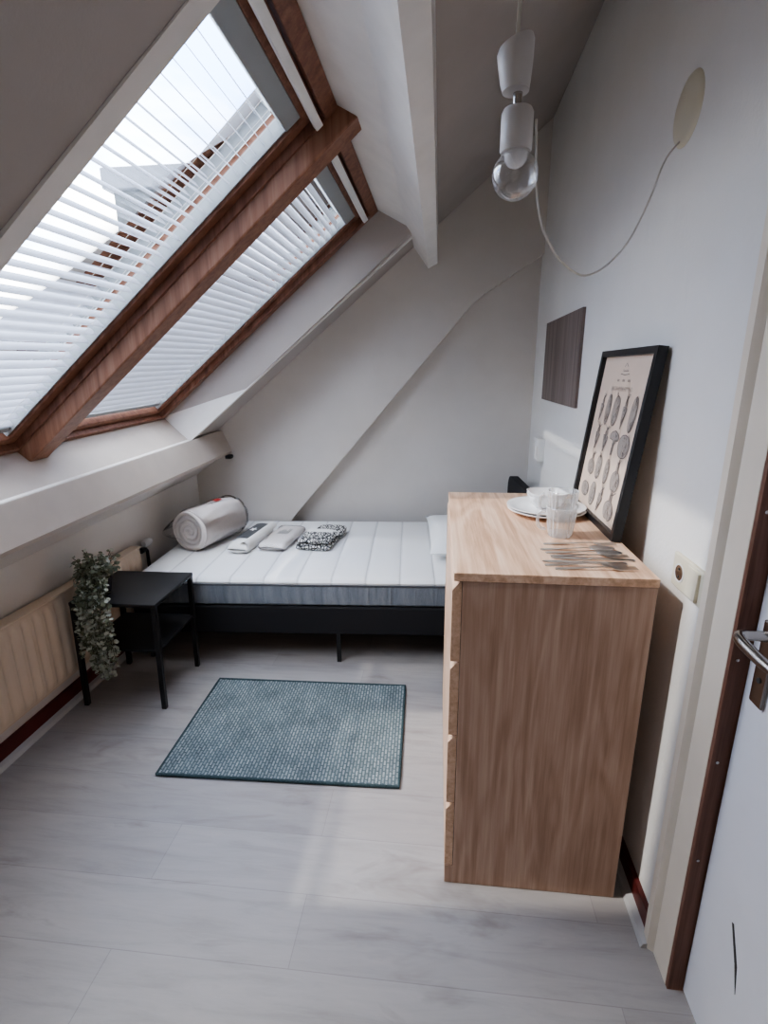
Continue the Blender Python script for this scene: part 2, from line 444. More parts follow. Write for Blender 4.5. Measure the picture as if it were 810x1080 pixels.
# door with its frame
dr = empty('door_1', (.609, .53, 0), kind='structure')
MB().prism([(.585,1.078),(.566,1.074),(.563,1.046),(.568,1.042),(.577,1.036),(.577,.966),(.583,.962),(.60,.962),(.60,1.078)], 'z', 0, 2.15).build('casing', 'cream_paint', dr, world=True)
MB().prism([(.577,.0855),(.563,.010),(.60,.0),(.60,.0855)], 'z', 0, 2.15).build('casing', 'cream_paint', dr, world=True)
MB().box((.566, .0, 2.085), (.60, 1.078, 2.155), .004).build('casing', 'cream_paint', dr, world=True)
j = MB(); j.box((.578, .955, 0), (.66, .9655, 2.085)); j.box((.578, .083, 0), (.66, .094, 2.085)); j.box((.578, .083, 2.072), (.66, .9655, 2.085))
jo = j.build('door_jamb', 'jamb_wood', dr, world=True)
for z in (.40, .66, .90, 1.2):
    MB().lathe([(.0001,.9551),(.0035,.9551),(.0035,.9535),(.0001,.953)], (.59,0,z), 10, axis='y').build('screw', 'nickel', jo, world=True)
leaf = MB().box((.611, .096, .008), (.65, .953, 2.07), .003).build('door_leaf', 'door_paint', dr, world=True)
MB().prism([(.841,.372),(.846,.37),(.815,.30),(.797,.245),(.808,.302)], 'x', .6098, .6112).build('crack', 'dark_hole', leaf, world=True)
# lever handle on a long plate
hd = MB().box((.6035, .885, .835), (.6112, .925, 1.005), .004).build('door_handle', 'nickel', leaf, world=True)
MB().tube([(.606,.906,.978),(.585,.906,.979),(.564,.906,.980),(.553,.903,.980),(.548,.893,.979),(.547,.878,.977),(.548,.85,.974),(.549,.82,.972),(.552,.79,.971)], [.0105,.0098,.0095,.0095,.010,.0108,.0105,.010,.009], 14).build('lever', 'nickel', hd, world=True, smooth=True)
MB().lathe([(.0001,0),(.0055,0),(.0055,.002),(.0001,.002)], (.6017,.905,.888), 12, axis='x').build('keyhole', 'dark_hole', hd, world=True)

# ------------------------------------------------------------------ skylights
def skylight(idx, t0, t1, lf, rf):
    """t0/t1 outer ends of the frame, lf/rf widths of the wooden side pieces"""
    mid = (t0+t1)/2
    root = empty('window_%d' % idx, UD(.17, mid, .25), kind='structure')
    f = MB()
    ub(f, .160, 1.868, t0, t0+lf*.55, .195, .30, .003); ub(f, .160, 1.868, t1-rf*.55, t1, .195, .30, .003)
    ub(f, .160, .192, t0, t1, .195, .30, .003); ub(f, 1.815, 1.868, t0, t1, .195, .30, .003)
    f.build('frame', 'window_wood', root, world=True)
    s = MB(); a, b_ = t0+lf*.55, t1-rf*.55
    ub(s, .195, 1.812, a, t0+lf, .222, .295, .004); ub(s, .195, 1.812, t1-rf, b_, .222, .295, .004)
    ub(s, .195, .226, a, b_, .222, .295, .004); ub(s, 1.752, 1.812, a, b_, .222, .295, .004)
    sa = s.build('sash', 'window_wood', root, world=True)
    g = MB(); g.quad(UD(.215, t0+lf-.01, .288), UD(1.77, t0+lf-.01, .288), UD(1.77, t1-rf+.01, .288), UD(.215, t1-rf+.01, .288))
    g.build('glass', 'pane', sa, world=True)
    h = MB(); ub(h, 1.768, 1.796, t0+.08, t1-.075, .178, .200, .003)
    ub(h, 1.775, 1.79, t0+.12, t0+.15, .198, .23); ub(h, 1.775, 1.79, t1-.15, t1-.12, .198, .23)
    h.build('vent_bar', 'white_plastic', root, world=True)
    return root
skylight(1, TN+.002, 1.985, .075, .105)
skylight(2, 2.015, TF-.002, .10, .105)
# cover board of the rafter between the two windows
m = MB(); ub(m, .055, 1.905, 1.935, 2.035, .135, .215, .006); ub(m, .16, 1.868, 1.986, 2.014, .215, .30)
tag(m.build('trim_12', 'mullion_wood'), kind='structure')

def blind(label, t0, t1, tilt, pitch=.040, width=.033):
    mid = (t0+t1)/2
    root = empty('venetian_blind', UD(.25, mid, .255), 0, label, 'blind', 'venetian blinds in the skylights')
    h = MB(); ub(h, 1.690, 1.752, t0-.006, t1+.006, .226, .272, .003); h.build('head_rail', 'grey_head', root, world=True)
    m = MB(); u = .292; us = []
    while u < 1.688: us.append(u); u += pitch
    for u in us:
        prof = []
        for k in range(5):
            q = (k/4-.5); x = q*width; y = .0022*(1-4*q*q)
            prof.append((x*math.sin(tilt) + y*math.cos(tilt), -x*math.cos(tilt) + y*math.sin(tilt)))
        def fn(a, b_, prof=prof, u=u):
            k = min(4, int(round(b_*4)))
            return UD(u+prof[k][0], t0 + a*(t1-t0), .254+prof[k][1])
        m.grid(fn, 2, 5)
    m.build('slat_curtain', 'slat', root, world=True, smooth=True)
    r = MB(); ub(r, .250, .276, t0, t1, .240, .268, .003); r.build('bottom_rail', 'aluminium', root, world=True)
    for t in (t0+.10, t1-.07):
        l = MB()
        for dd in (.2385, .2695): l.tube([UD(.265, t, dd), UD(1.69, t, dd)], .0006, 4)
        l.build('ladder_cord', 'wire_white', root, world=True)
    for t in (t0-.008, t1+.002):
        e = MB(); ub(e, .235, 1.69, t, t+.006, .232, .278); e.build('side_channel', 'channel_grey', root, world=True)
blind('open white venetian blind in the skylight nearer the camera, sky visible between slats', TN+.085, 1.868, math.radians(0))
blind('more closed white venetian blind in the skylight nearer the bed', 2.125, 2.945, math.radians(-54))

# ------------------------------------------------------------------ outside
rt = MB(); ub(rt, .17, 3.3, TF+.03, 4.14, .302, .34); ub(rt, .17, 3.3, -1.5, TN-.03, .302, .34); ub(rt, 1.90, 3.3, TN-.03, TF+.03, .302, .34)
tag(rt.build('tiled_roof', 'roof_tile'), 'dull pink tiled roof surface just outside the skylights', 'roof')
b = MB(); b.prism([(-5.2,-1),(-5.2,-.05),(-.2,4.2),(.6,4.9),(.6,-1)], 'y', 4.2, 4.42)
bw = empty('party_wall', (-2, 4.3, -1), 0, 'pink brick party wall with grey coping outside the skylights', 'wall')
b.build('brickwork', 'brick', bw, world=True)
b = MB(); b.prism([(-5.2,-.05),(-5.2,.10),(-.2,4.35),(.6,5.05),(.6,4.9),(-.2,4.2)], 'y', 4.16, 4.46); b.build('coping', 'coping', bw, world=True)
b = MB(); b.prism([(-5.2,-.085),(-5.2,-.045),(-.2,4.205),(.6,4.905),(.6,4.865),(-.2,4.165)], 'y', 4.185, 4.2); b.build('flashing', 'lead', bw, world=True)
dm = empty('neighbour_dormer', (-3.9, 8.6, 1), 0, 'grey dormer of a neighbouring house seen through the near skylight', 'building')
MB().box((-4.80, 8.0, -1), (-2.3, 10, 4.02)).build('dormer_wall', 'dormer_grey', dm, world=True)
MB().box((-4.92, 7.9, 4.02), (-2.2, 10.1, 4.30), .02).build('roof_edge', 'dormer_pale', dm, world=True)

# ------------------------------------------------------------------ bed
BR = math.radians(3.35)
BL, BW = 2.06, 1.06
bed = empty('bed', (-1.53, 2.235, 0), BR, 'black upholstered single bed frame along the back wall under the mattress', 'bed')
r = MB(); r.box((0, 0, .165), (BL, .045, .315), .008); r.box((0, BW-.045, .165), (BL, BW, .315), .008)
r.box((0, .045, .165), (.045, BW-.045, .315), .008); r.box((BL-.045, .045, .165), (BL, BW-.045, .315), .008)
r.build('side_rails', 'black_fabric', bed)
s = MB()
for i in range(14): s.box((.08+i*.14, .045, .285), (.14+i*.14, BW-.045, .30))
s.build('slat_base', 'black_metal', bed)
for (x, y) in ((.05, .03), (1.045, .012), (2.0, .03), (.05, BW-.06), (1.045, BW-.06), (2.0, BW-.06)):
    l = MB(); l.box((x-.011, y, 0), (x+.011, y+.022, .17), .003); l.build('leg', 'black_metal', bed)
hb = MB()
prof = []
for k in range(9):
    a = PI - k*PI/16; prof.append((.10+.08*math.cos(a), .70+.085*math.sin(a)))
for k in range(9):
    a = PI/2 - k*PI/16; prof.append((BW-.08+.08*math.cos(a), .70+.085*math.sin(a)))
hb.prism([(.02, .12)] + prof + [(BW, .12)], 'x', BL+.002, BL+.05)
hb.build('headboard', 'black_fabric', bed)

mt = empty('mattress', (-1.53, 2.235, .3155), BR, 'thick mattress with white quilted top and blue-grey sides on the bed', 'mattress')
def rounded(x0, y0, x1, y1, r, n=6):
    o = []
    for cx, cy, a0 in ((x1-r, y1-r, 0), (x0+r, y1-r, PI/2), (x0+r, y0+r, PI), (x1-r, y0+r, 1.5*PI)):
        for k in range(n+1): o.append((cx + r*math.cos(a0+k*PI/2/n), cy + r*math.sin(a0+k*PI/2/n)))
    return o
def loft(mb, rings, cap=True):
    vr = [[mb.bm.verts.new(p) for p in ring] for ring in rings]; n = len(vr[0])
    for a, b_ in zip(vr, vr[1:]):
        for k in range(n): mb.bm.faces.new([a[k], a[(k+1) % n], b_[(k+1) % n], b_[k]])
    if cap: mb.bm.faces.new(vr[0][::-1]); mb.bm.faces.new(vr[-1])
m = MB(); MX = BL-.02
loft(m, [[(x, y, z) for x, y in rounded(.0+e, 0+e, MX-e, BW-.005-e, .07)] for z, e in ((0, .02), (.012, .006), (.06, 0), (.115, .002))])
m.build('side_band', 'mattress_side', mt, smooth=True)
m = MB()
loft(m, [[(x, y, z) for x, y in rounded(e, e, MX-e, BW-.005-e, .07)] for z, e in ((.1155, .004), (.128, .003), (.138, .012), (.1435, .03), (.145, .06))])
m.build('quilted_top', 'mattress_top', mt, smooth=True)
m = MB(); pts = [(x, y, .1155) for x, y in rounded(.001, .001, MX-.001, BW-.006, .07)]
m.tube(pts+[pts[0]], .0045, 6, cap=False); m.build('piping', 'piping', mt, smooth=True)

# pillow
pl = MB()
def pf(sgn):
    def f(a, b_):
        x, y = 2*a-1, 2*b_-1
        h = max(0, (1-x**4)*(1-y**4))**.5
        ex = 1-.05*(1-abs(y))**1.0*0 - .035*(1-y*y)*0
        px = x*.27*(1-.06*(1-abs(y)**3)) ; py = y*.36*(1-.05*(1-abs(x)**3))
        return (px, py, .055 + sgn*.052*h + .004*math.sin(7*x+3*y)*h)
    return f
for sg in (1, -1): pl.grid(pf(sg), 25, 25)
po = pl.build('pillow', 'pillow_white', smooth=True); po.location = (.215, 2.93, .4625); po.rotation_euler = (0, 0, BR)
tag(po, 'plump white pillow at the headboard end of the mattress, partly behind the dresser', 'pillow')

# rolled duvet in a clear bag
ZM = .4605
A = Vector((-1.400, 2.655, ZM+.118)); Bv = Vector((-1.295, 3.02, ZM+.122)); ax = (Bv-A).normalized()
sd = ax.cross(Vector((0,0,1))).normalized(); upv = sd.cross(ax)
dv = empty('rolled_duvet', (-1.30, 2.83, ZM), 0, 'white rolled duvet in a clear plastic bag at the left end of the mattress', 'duvet')
def cyl(t, ang, r): return A.lerp(Bv, t) + (sd*math.cos(ang) + upv*math.sin(ang))*r
d = MB()
NR = 48
prof = [(.0,-.004,0)]
def droll(i, j):
    a = 2*PI*i; t = j
    r = .118*(1-.10*max(0, t-.85)/.15) * (1 - .55*max(0, .04-t)/.04*.2) * (1+.018*math.sin(5*a+4*t)+.012*math.sin(11*a-9*t))
    p = cyl(t, a, r); p.z = max(p.z, ZM+.003); return p
d.grid(droll, NR, 14, close_u=True)
# spiral of folded layers on the near end
def spiral(a, b_):
    ang = a*2*PI; r = .118*b_*(1+.018*math.sin(5*ang)*b_)
    ph = (b_*4.2 - a) % 1.0
    h = .014*(math.sin(PI*ph)**.6) * (1 if b_ > .04 else .4)
    if b_ > .97: h = 0
    p = cyl(0, ang, r) - ax*h; p.z = max(p.z, ZM+.003); return p
d.grid(spiral, 72, 40, close_u=True)
d.grid(lambda a, b_: cyl(1 + .10*math.sqrt(max(0, 1-b_*b_)), a*2*PI, .1*b_), NR, 6, close_u=True)
d.build('duvet', 'duvet_white', dv, world=True, smooth=True)
d = MB()
def wrapf(a, b_):
    ang = a*2*PI; t = -.10 + 1.22*b_
    r = .125*(1+.02*math.sin(9*ang+6*b_)+.014*math.sin(17*ang-5*b_))
    if b_ < .12: r *= 1 - .55*(1-b_/.12)
    if b_ > .9: r *= 1 - .5*(b_-.9)/.1
    p = cyl(t, ang, r)
    k = max(0, math.cos(ang-PI))**10 * max(0, 1-abs(b_-.14)/.3)          # ear of the bag flaring to the left
    p -= sd*.115*k; p.z -= .05*k
    p.z = max(p.z, ZM+.002); return p
d.grid(wrapf, 64, 24, close_u=True); d.build('plastic_bag', 'wrap', dv, world=True, smooth=True)
def patch(t0, t1, a0, a1, r=.1275):
    def f(i, j): return cyl(t0+(t1-t0)*i, math.radians(a0+(a1-a0)*j), r)
    return f
d = MB()
d.grid(patch(.56, .70, 78, 94), 5, 5); d.grid(patch(.58, .72, 104, 118), 5, 5); d.grid(patch(.62, .655, 94, 104), 3, 5)
d.build('red_print', 'print_red', dv, world=True)
d = MB()
for k, a in enumerate((74, 80, 86, 96, 103, 118)): d.grid(patch(.43+.01*(k % 2), .46+.008*(k % 3), a, a+4), 3, 3)
d.build('fine_print', 'print_grey', dv, world=True)

# three packed linens
def cushion_loop(cx, cy, w_, l_, h_, rz, name, mat, parent, z0=0, sq=3.5, amp=.004, seed=0):
    m_ = MB(); rnd = random.Random(seed); ph = rnd.random()*6
    def f(i, j):
        a = 2*PI*i; y = (2*j-1)
        e = (max(0, 1-abs(y)**8))**.35
        ca, sa = math.cos(a), math.sin(a)
        x = math.copysign(abs(ca)**(2/sq), ca)*w_/2*(.86+.14*e) + amp*math.sin(3*a+ph+5*y)
        z = math.copysign(abs(sa)**(2/sq), sa)*h_/2*(.12+.88*e) + amp*.5*math.sin(5*y+ph+2*a)*e
        return (x, y*l_/2, h_/2 + z + z0 if h_/2+z > .001 else z0+.001)
    m_.grid(f, 36, 26, close_u=True)
    M_ = Matrix.Translation((cx, cy, 0)) @ Matrix.Rotation(rz, 4, 'Z')
    for v in m_.bm.verts: v.co = M_ @ v.co
    return m_.build(name, mat, parent, smooth=True)
p1 = empty('packed_sheet', (-1.095, 2.83, ZM), math.radians(-5), 'rolled white sheet pack with a dark grey card, right beside the bagged duvet', 'bed linen', 'linen packs on the mattress')
cushion_loop(0, -.02, .118, .40, .058, 0, 'folded_sheet', 'sheet_white', p1, seed=1)
c = MB(); c.grid(lambda i, j: (-.062+.085*i, -.11+.30*j, .0605 + .006*math.sin(PI*i) - .003*abs(2*j-1)), 6, 8); c.build('label_card', 'card_dark', p1)
c = MB()
for k in range(12):
    a = 2*PI*k/12
c.bm.faces.new([c.bm.verts.new((-.018+(.016+.007*math.cos(5*2*PI*k/20))*math.cos(2*PI*k/20), .045+1.7*(.014+.006*math.cos(5*2*PI*k/20))*math.sin(2*PI*k/20), .0685)) for k in range(20)])
c.build('card_motif', 'paper_white', p1)
c = MB(); c.grid(lambda i, j: (.034+.024*math.cos(PI*i), -.20+.42*j, .040+.030*math.sin(PI*i)), 8, 8); c.build('rolled_edge', 'sheet_white', p1, smooth=True)
p2 = empty('packed_sheet', (-.925, 2.86, ZM), math.radians(-4), 'plain off-white folded sheet pack, middle one of three linen packs', 'bed linen', 'linen packs on the mattress')
cushion_loop(0, 0, .158, .38, .048, 0, 'folded_sheet', 'package_pink', p2, seed=4)
c = MB()
for k in range(7): c.box((-.035+.010*k, .0, .0485), (-.031+.010*k, .06+.02*((k*3) % 4), .0492))
c.build('fine_print', 'print_grey', p2)
cushion_loop(0, 0, .166, .395, .0545, 0, 'plastic_wrap', 'wrap', p2, seed=5)
p3 = empty('duvet_cover_pack', (-.695, 2.86, ZM), math.radians(-3), 'folded duvet cover pack with black and white leaf pattern and paper band', 'bed linen', 'linen packs on the mattress')
cushion_loop(0, -.055, .205, .215, .036, 0, 'folded_cover', 'leaf_print', p3, seed=6, amp=.002)
cushion_loop(0, -.05, .20, .20, .030, 0, 'folded_cover', 'leaf_print', p3, z0=.034, seed=7, amp=.002)
cushion_loop(.03, .135, .18, .15, .055, 0, 'folded_cover', 'leaf_print', p3, seed=8, amp=.002)
c = MB(); c.grid(lambda i, j: (-.105+.21*i, .0+.06*j, .066-.020*abs(2*i-1)**6), 12, 3); c.build('paper_band', 'paper_white', p3)

# ------------------------------------------------------------------ side table, plant
st = empty('side_table', (-1.369, 2.035, 0), math.radians(1.5), 'small black open metal side table between radiator and bed', 'side table')
def S(x, y): return (x, y)
TX0, TX1, TY0, TY1 = -.192, .192, -.185, .18
m = MB(); m.box((TX0, TY0, .493), (TX1, TY1, .510), .003); m.build('table_top', 'black_metal', st)
m = MB(); m.box((TX0+.012, TY0+.01, .278), (TX1-.012, TY1-.01, .290), .002); m.build('lower_shelf', 'black_metal', st)
for (x, y, dx) in ((TX0+.012, TY0+.012, -.016), (TX1-.012, TY0+.012, -.012), (TX0+.012, TY1-.012, -.016), (TX1-.012, TY1-.012, -.012)):
    h = .0105
    m = MB(); m.hexa([(x-h+dx,y-h,0),(x+h+dx,y-h,0),(x+h+dx,y+h,0),(x-h+dx,y+h,0),(x-h,y-h,.494),(x+h,y-h,.494),(x+h,y+h,.494),(x-h,y+h,.494)], .002); m.build('leg', 'black_metal', st)

pt = empty('trailing_plant', (-1.472, 1.945, .511), 0, 'grey-green trailing eucalyptus plant in a dark pot on the black side table', 'plant')
MB().lathe([(.0001,0),(.040,0),(.052,.055),(.055,.075),(.050,.075),(.047,.06),(.0001,.058)], n=24).build('pot', 'pot', pt, smooth=True)
rnd = random.Random(11)
stems = MB(); lv = MB(); lp = MB()
def leaf_at(mb, p, d_, size):
    d_ = d_.normalized(); s_ = d_.cross(Vector((rnd.uniform(-1,1), rnd.uniform(-1,1), rnd.uniform(-1,1)))).normalized()
    n_ = d_.cross(s_)
    q = [p, p+d_*size*.35+s_*size*.36+n_*size*.06, p+d_*size*.75+s_*size*.30, p+d_*size, p+d_*size*.75-s_*size*.30, p+d_*size*.35-s_*size*.36+n_*size*.06]
    mb.bm.faces.new([mb.bm.verts.new(x) for x in q])
def grow(pts, dens, size):
    stems.tube(pts, .0012, 5)
    for a, b_ in zip(pts, pts[1:]):
        a, b_ = Vector(a), Vector(b_); n = max(1, int((b_-a).length*dens))
        for k in range(n):
            p = a.lerp(b_, (k+rnd.random())/n)
            for q in range(2):
                d_ = Vector((rnd.uniform(-1,1), rnd.uniform(-1,1), rnd.uniform(-.55,.45)))
                leaf_at(lp if rnd.random() < (.28 if p.z > .0 else .6) else lv, p, d_, size*rnd.uniform(.7, 1.25))
for k in range(42):                                  # upright crown
    a = rnd.uniform(0, 2*PI); r_ = rnd.uniform(.02, .100); h = rnd.uniform(.10, .195)-.35*max(0, r_-.07)
    p0 = Vector((.02*math.cos(a), .02*math.sin(a), .06)); p2_ = Vector((r_*math.cos(a), r_*math.sin(a), h))
    grow([p0, p0.lerp(p2_, .5)+Vector((0,0,.02)), p2_], 95, .022)
for k in range(30):                                  # trails over the front edge of the table
    x = rnd.uniform(-.02, .115); L = rnd.uniform(.16, .37)*(.72+.50*max(0, x)/.115)
    y0 = -.115 - rnd.uniform(0, .035)
    grow([Vector((x*.3, -.02, .07)), Vector((x*.7, -.075, .095)), Vector((x, y0, .03)), Vector((x+rnd.uniform(-.01,.01), y0-.008, -L*.5)), Vector((x+rnd.uniform(-.02,.02), y0, -L))], 105, .021)
for k in range(9):
    a = rnd.uniform(PI*.7, PI*1.3)
    grow([Vector((0,0,.07)), Vector((.05*math.cos(a), .05*math.sin(a), .12)), Vector((.10*math.cos(a), .07*math.sin(a)-.01, .06+rnd.uniform(-.02,.03)))], 95, .022)
stems.build('stems', 'stem', pt, weld=False)
f = lv.build('foliage', 'leaf', pt, weld=False); f2 = lp.build('foliage', 'leaf_pale', pt, weld=False); f2['label'] = 'paler grey-green leaves'

# ------------------------------------------------------------------ radiator
ra = empty('radiator', (-1.60, 1.40, .155), 0, 'cream ribbed panel radiator along the left wall under the skylights', 'radiator')
RY0, RY1 = .30, 2.44; pit = .058
m = MB(); ny = int((RY1-RY0)/pit*10)
def rfn(i, j):
    y = RY0 + (RY1-RY0)*i; z = .158 + .392*j
    ph = ((y-RY0) % pit)/pit
    rib = min(1, max(0, (.5-abs(ph-.5))*4.2-.35))
    zz = min(1, max(0, min(z-.182, .522-z)/.022))
    e = .012 if min(z-.158, .55-z) < .001 else 0
    return (-1.586 + .013*rib*zz - e, y, z)
m.grid(rfn, ny, 22); m.build('front_panel', 'radiator_paint', ra, world=True, smooth=True)
m = MB(); m.box((-1.632, RY0, .160), (-1.592, RY1, .548), .004)
m.build('rear_panel', 'radiator_paint', ra, world=True)
m = MB(); m.box((-1.634, RY0-.004, .547), (-1.576, RY1+.004, .556), .003); m.box((-1.634, RY1-.002, .165), (-1.586, RY1+.006, .548), .002); m.box((-1.634, RY0-.006, .165), (-1.586, RY0+.002, .548), .002)
m.build('casing', 'radiator_paint', ra, world=True)
m = MB(); m.tube([(-1.60,2.44,.515),(-1.60,2.52,.515),(-1.60,2.535,.50),(-1.60,2.535,0.004)], .009, 10)
m.lathe([(.0001,2.475),(.016,2.475),(.016,2.50),(.0001,2.50)], (-1.60,0,.515), 12, axis='y'); m.build('pipe', 'black_metal', ra, world=True, smooth=True)
MB().lathe([(.0001,2.50),(.014,2.50),(.022,2.515),(.022,2.555),(.017,2.565),(.0001,2.566)], (-1.595,0,.545), 16, axis='y').build('valve_knob', 'grey_strip', ra, world=True, smooth=True)

# small metal bracket at the end of the purlin
m = MB(); q = RM(-1.398, TB-.05, .915)
m.box((q.x-.018, q.y-.02, q.z-.03), (q.x+.022, q.y+.02, q.z-.004), .003); m.tube([(q.x+.018,q.y-.01,q.z-.01),(q.x+.034,q.y-.02,q.z-.002),(q.x+.04,q.y-.02,q.z-.014)], .004, 8)
tag(m.build('metal_bracket', 'lead'), 'small dark metal bracket at the far end of the white sill board', 'bracket')

# ------------------------------------------------------------------ rug
rg = empty('rug', (-.578, 1.803, 0), math.radians(1.6), 'rectangular grey-teal woven rug with pale dashes on the plank floor', 'rug')
RW, RD = .905, .615
def wav(x, y): return .0015*math.sin(9*x+4*y)+.0012*math.sin(13*y-5*x)
m = MB()
m.grid(lambda i, j: ((i-.5)*RW, (j-.5)*RD, .0085+wav(i, j)*.6), 40, 30); m.build('rug_pile', 'rug_weave', rg, smooth=True)
m = MB(); pts = []
for (a, b_) in (((-1,-1),(1,-1)), ((1,-1),(1,1)), ((1,1),(-1,1)), ((-1,1),(-1,-1))):
    for k in range(16):
        s_ = k/16; x = (a[0]+(b_[0]-a[0])*s_)*RW/2; y = (a[1]+(b_[1]-a[1])*s_)*RD/2; pts.append((x, y, .0062))
m.tube(pts+[pts[0]], .0060, 8, cap=False); m.build('bound_edge', 'rug_edge', rg, smooth=True)

# ------------------------------------------------------------------ dresser
DX0, DX1, DY0, DY1, DZ = .044, .521, 1.173, 2.035, .976
ds = empty('dresser', ((DX0+DX1)/2, (DY0+DY1)/2, 0), 0, 'oak-look chest of four drawers standing against the right wall', 'dresser')
MB().box((DX0, DY0-.002, .954), (DX1+.002, DY1+.002, DZ), .0012, 1).build('top', 'dresser_oak_lit', ds, world=True)
MB().box((.0665, DY0, .001), (DX1, DY0+.018, .9535), .001, 1).build('side_panel', 'dresser_oak_shade', ds, world=True)
MB().box((.0665, DY1-.018, .001), (DX1, DY1, .9535), .001, 1).build('side_panel', 'dresser_oak_shade', ds, world=True)
MB().box((DX1-.012, DY0+.018, .02), (DX1-.004, DY1-.018, .9535)).build('back_panel', 'dresser_oak_shade', ds, world=True)
MB().box((.0425, DY0+.0005, .001), (.066, DY1-.0005, .0635), .001, 1).build('plinth', 'dresser_oak_shade', ds, world=True)
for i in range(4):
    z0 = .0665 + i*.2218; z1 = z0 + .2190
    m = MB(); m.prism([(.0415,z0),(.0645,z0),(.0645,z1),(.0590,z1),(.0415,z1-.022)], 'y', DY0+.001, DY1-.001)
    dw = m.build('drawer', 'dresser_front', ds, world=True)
    b = MB(); b.box((.072, DY0+.024, z0+.012), (.49, DY1-.024, z1-.06)); b.build('drawer_box', 'dresser_oak_shade', dw, world=True)

# framed poster leaning on the wall
FB, FT = Vector((.517, 0, DZ+.001)), Vector((.578, 0, 1.506))
Hh = (FT-FB).length; upf = (FT-FB).normalized(); nrm = Vector((-upf.z, 0, upf.x))     # nrm faces the room
PY0, PY1 = 1.432, 1.903; PW = PY1-PY0
def PP(a, v, off=0):            # a: 0 left (far) .. 1 right (near); v: 0 top .. 1 bottom
    p = FB.lerp(FT, 1-v); return Vector((p.x, PY1-(PY1-PY0)*a, p.z)) + nrm*off
fr = empty('framed_poster', (.53, (PY0+PY1)/2, DZ), 0, 'black-framed vintage vegetable poster leaning on the wall on the dresser', 'picture')
m = MB(); bw_, dp = .019, .026
def fbar(a0, a1, v0, v1): m.hexa([PP(a0,v1,-.0), PP(a1,v1,-.0), PP(a1,v1,dp), PP(a0,v1,dp), PP(a0,v0,-.0), PP(a1,v0,-.0), PP(a1,v0,dp), PP(a0,v0,dp)])
ba, bv = bw_/PW, bw_/Hh
fbar(0, ba, 0, 1); fbar(1-ba, 1, 0, 1); fbar(ba, 1-ba, 0, bv); fbar(ba, 1-ba, 1-bv, 1)
m.build('frame', 'frame_black', fr, world=True)
m = MB(); m.hexa([PP(ba,1-bv,.003), PP(1-ba,1-bv,.003), PP(1-ba,1-bv,.012), PP(ba,1-bv,.012), PP(ba,bv,.003), PP(1-ba,bv,.003), PP(1-ba,bv,.012), PP(ba,bv,.012)]); m.build('poster', 'poster_paper', fr, world=True)
AS = PW/Hh
def stroke(mb, pts, wd=.0022, lift=.0135):
    P_ = [Vector((p[0], p[1])) for p in pts]
    L_, R_ = [], []
    for i, p in enumerate(P_):
        t = P_[min(i+1, len(P_)-1)] - P_[max(i-1, 0)]; t = Vector((t.x*AS, t.y))
        if t.length < 1e-9: t = Vector((1, 0))
        t.normalize(); n_ = Vector((-t.y, t.x))*wd/Hh/2
        L_.append(mb.bm.verts.new(PP(p.x+n_.x/AS, p.y+n_.y, lift))); R_.append(mb.bm.verts.new(PP(p.x-n_.x/AS, p.y-n_.y, lift)))
    for i in range(len(P_)-1): mb.bm.faces.new([L_[i], L_[i+1], R_[i+1], R_[i]])
vr = random.Random(5)
def veg(cx, cy, w_, h_, tilt, shape, dark=.5):
    """outline, hatching and tuft of an engraved vegetable"""
    ink = pale = MB()
    ct, sn = math.cos(tilt), math.sin(tilt)
    def T(x, y):
        x *= w_/2*AS; y *= h_/2
        return (cx + (x*ct - y*sn)/AS, cy + x*sn + y*ct)
    def wid(y):
        if shape == 'pod': return max(0, 1-y*y)**.5
        if shape == 'carrot': return max(.06, (1-(y+1)/2)**.8) if y > -.35 else .25+.1*math.sin(9*y)
        if shape == 'round': return max(0, 1-y*y)**.42
        if shape == 'root': return max(.05, max(0, 1-(y-.35)**2*2)**.5) if y > -.3 else .22
        if shape == 'corn': return max(0, 1-abs(y)**3)**.6
        if shape == 'mush': return (max(0, 1-((y+.45)/.5)**2)**.5) if y < -.2 else .16
    ys = [-1+2*k/22 for k in range(23)]
    ink.bm.faces.new([ink.bm.verts.new(PP(*T(-wid(y), y), .0128)) for y in ys] + [ink.bm.verts.new(PP(*T(wid(y), y), .0128)) for y in ys[::-1]])
    nf = 1
    stroke(ink, [T(-wid(y), y) for y in ys], .0020); stroke(ink, [T(wid(y), y) for y in ys], .0026)
    for k in range(int(15+20*dark)):
        y = vr.uniform(-.92, .92); wv = wid(y)*.92
        a_ = vr.uniform(-.4, wv) if wv > .1 else -wv
        l_ = vr.uniform(.1, .28)
        stroke(ink if vr.random() < .55 else pale, [T(max(-wv, min(wv, a_)), y), T(max(-wv, min(wv, a_*.95+.05)), y+l_*.5), T(max(-wv, min(wv, a_*.9)), y+l_)], vr.uniform(.0012, .0026))
    if shape in ('carrot', 'root', 'corn'):
        for k in range(5): 
            x = vr.uniform(-.9, .9); stroke(ink, [T(0, -.8), T(x*.6, -1.0), T(x, -1.2)], .0016)
    o_ = ink.build('vegetable_engraving', 'ink', fr, world=True, weld=False); o_.data.materials.append(MATS['ink_pale'])
    for k in range(nf): o_.data.polygons[k].material_index = 1
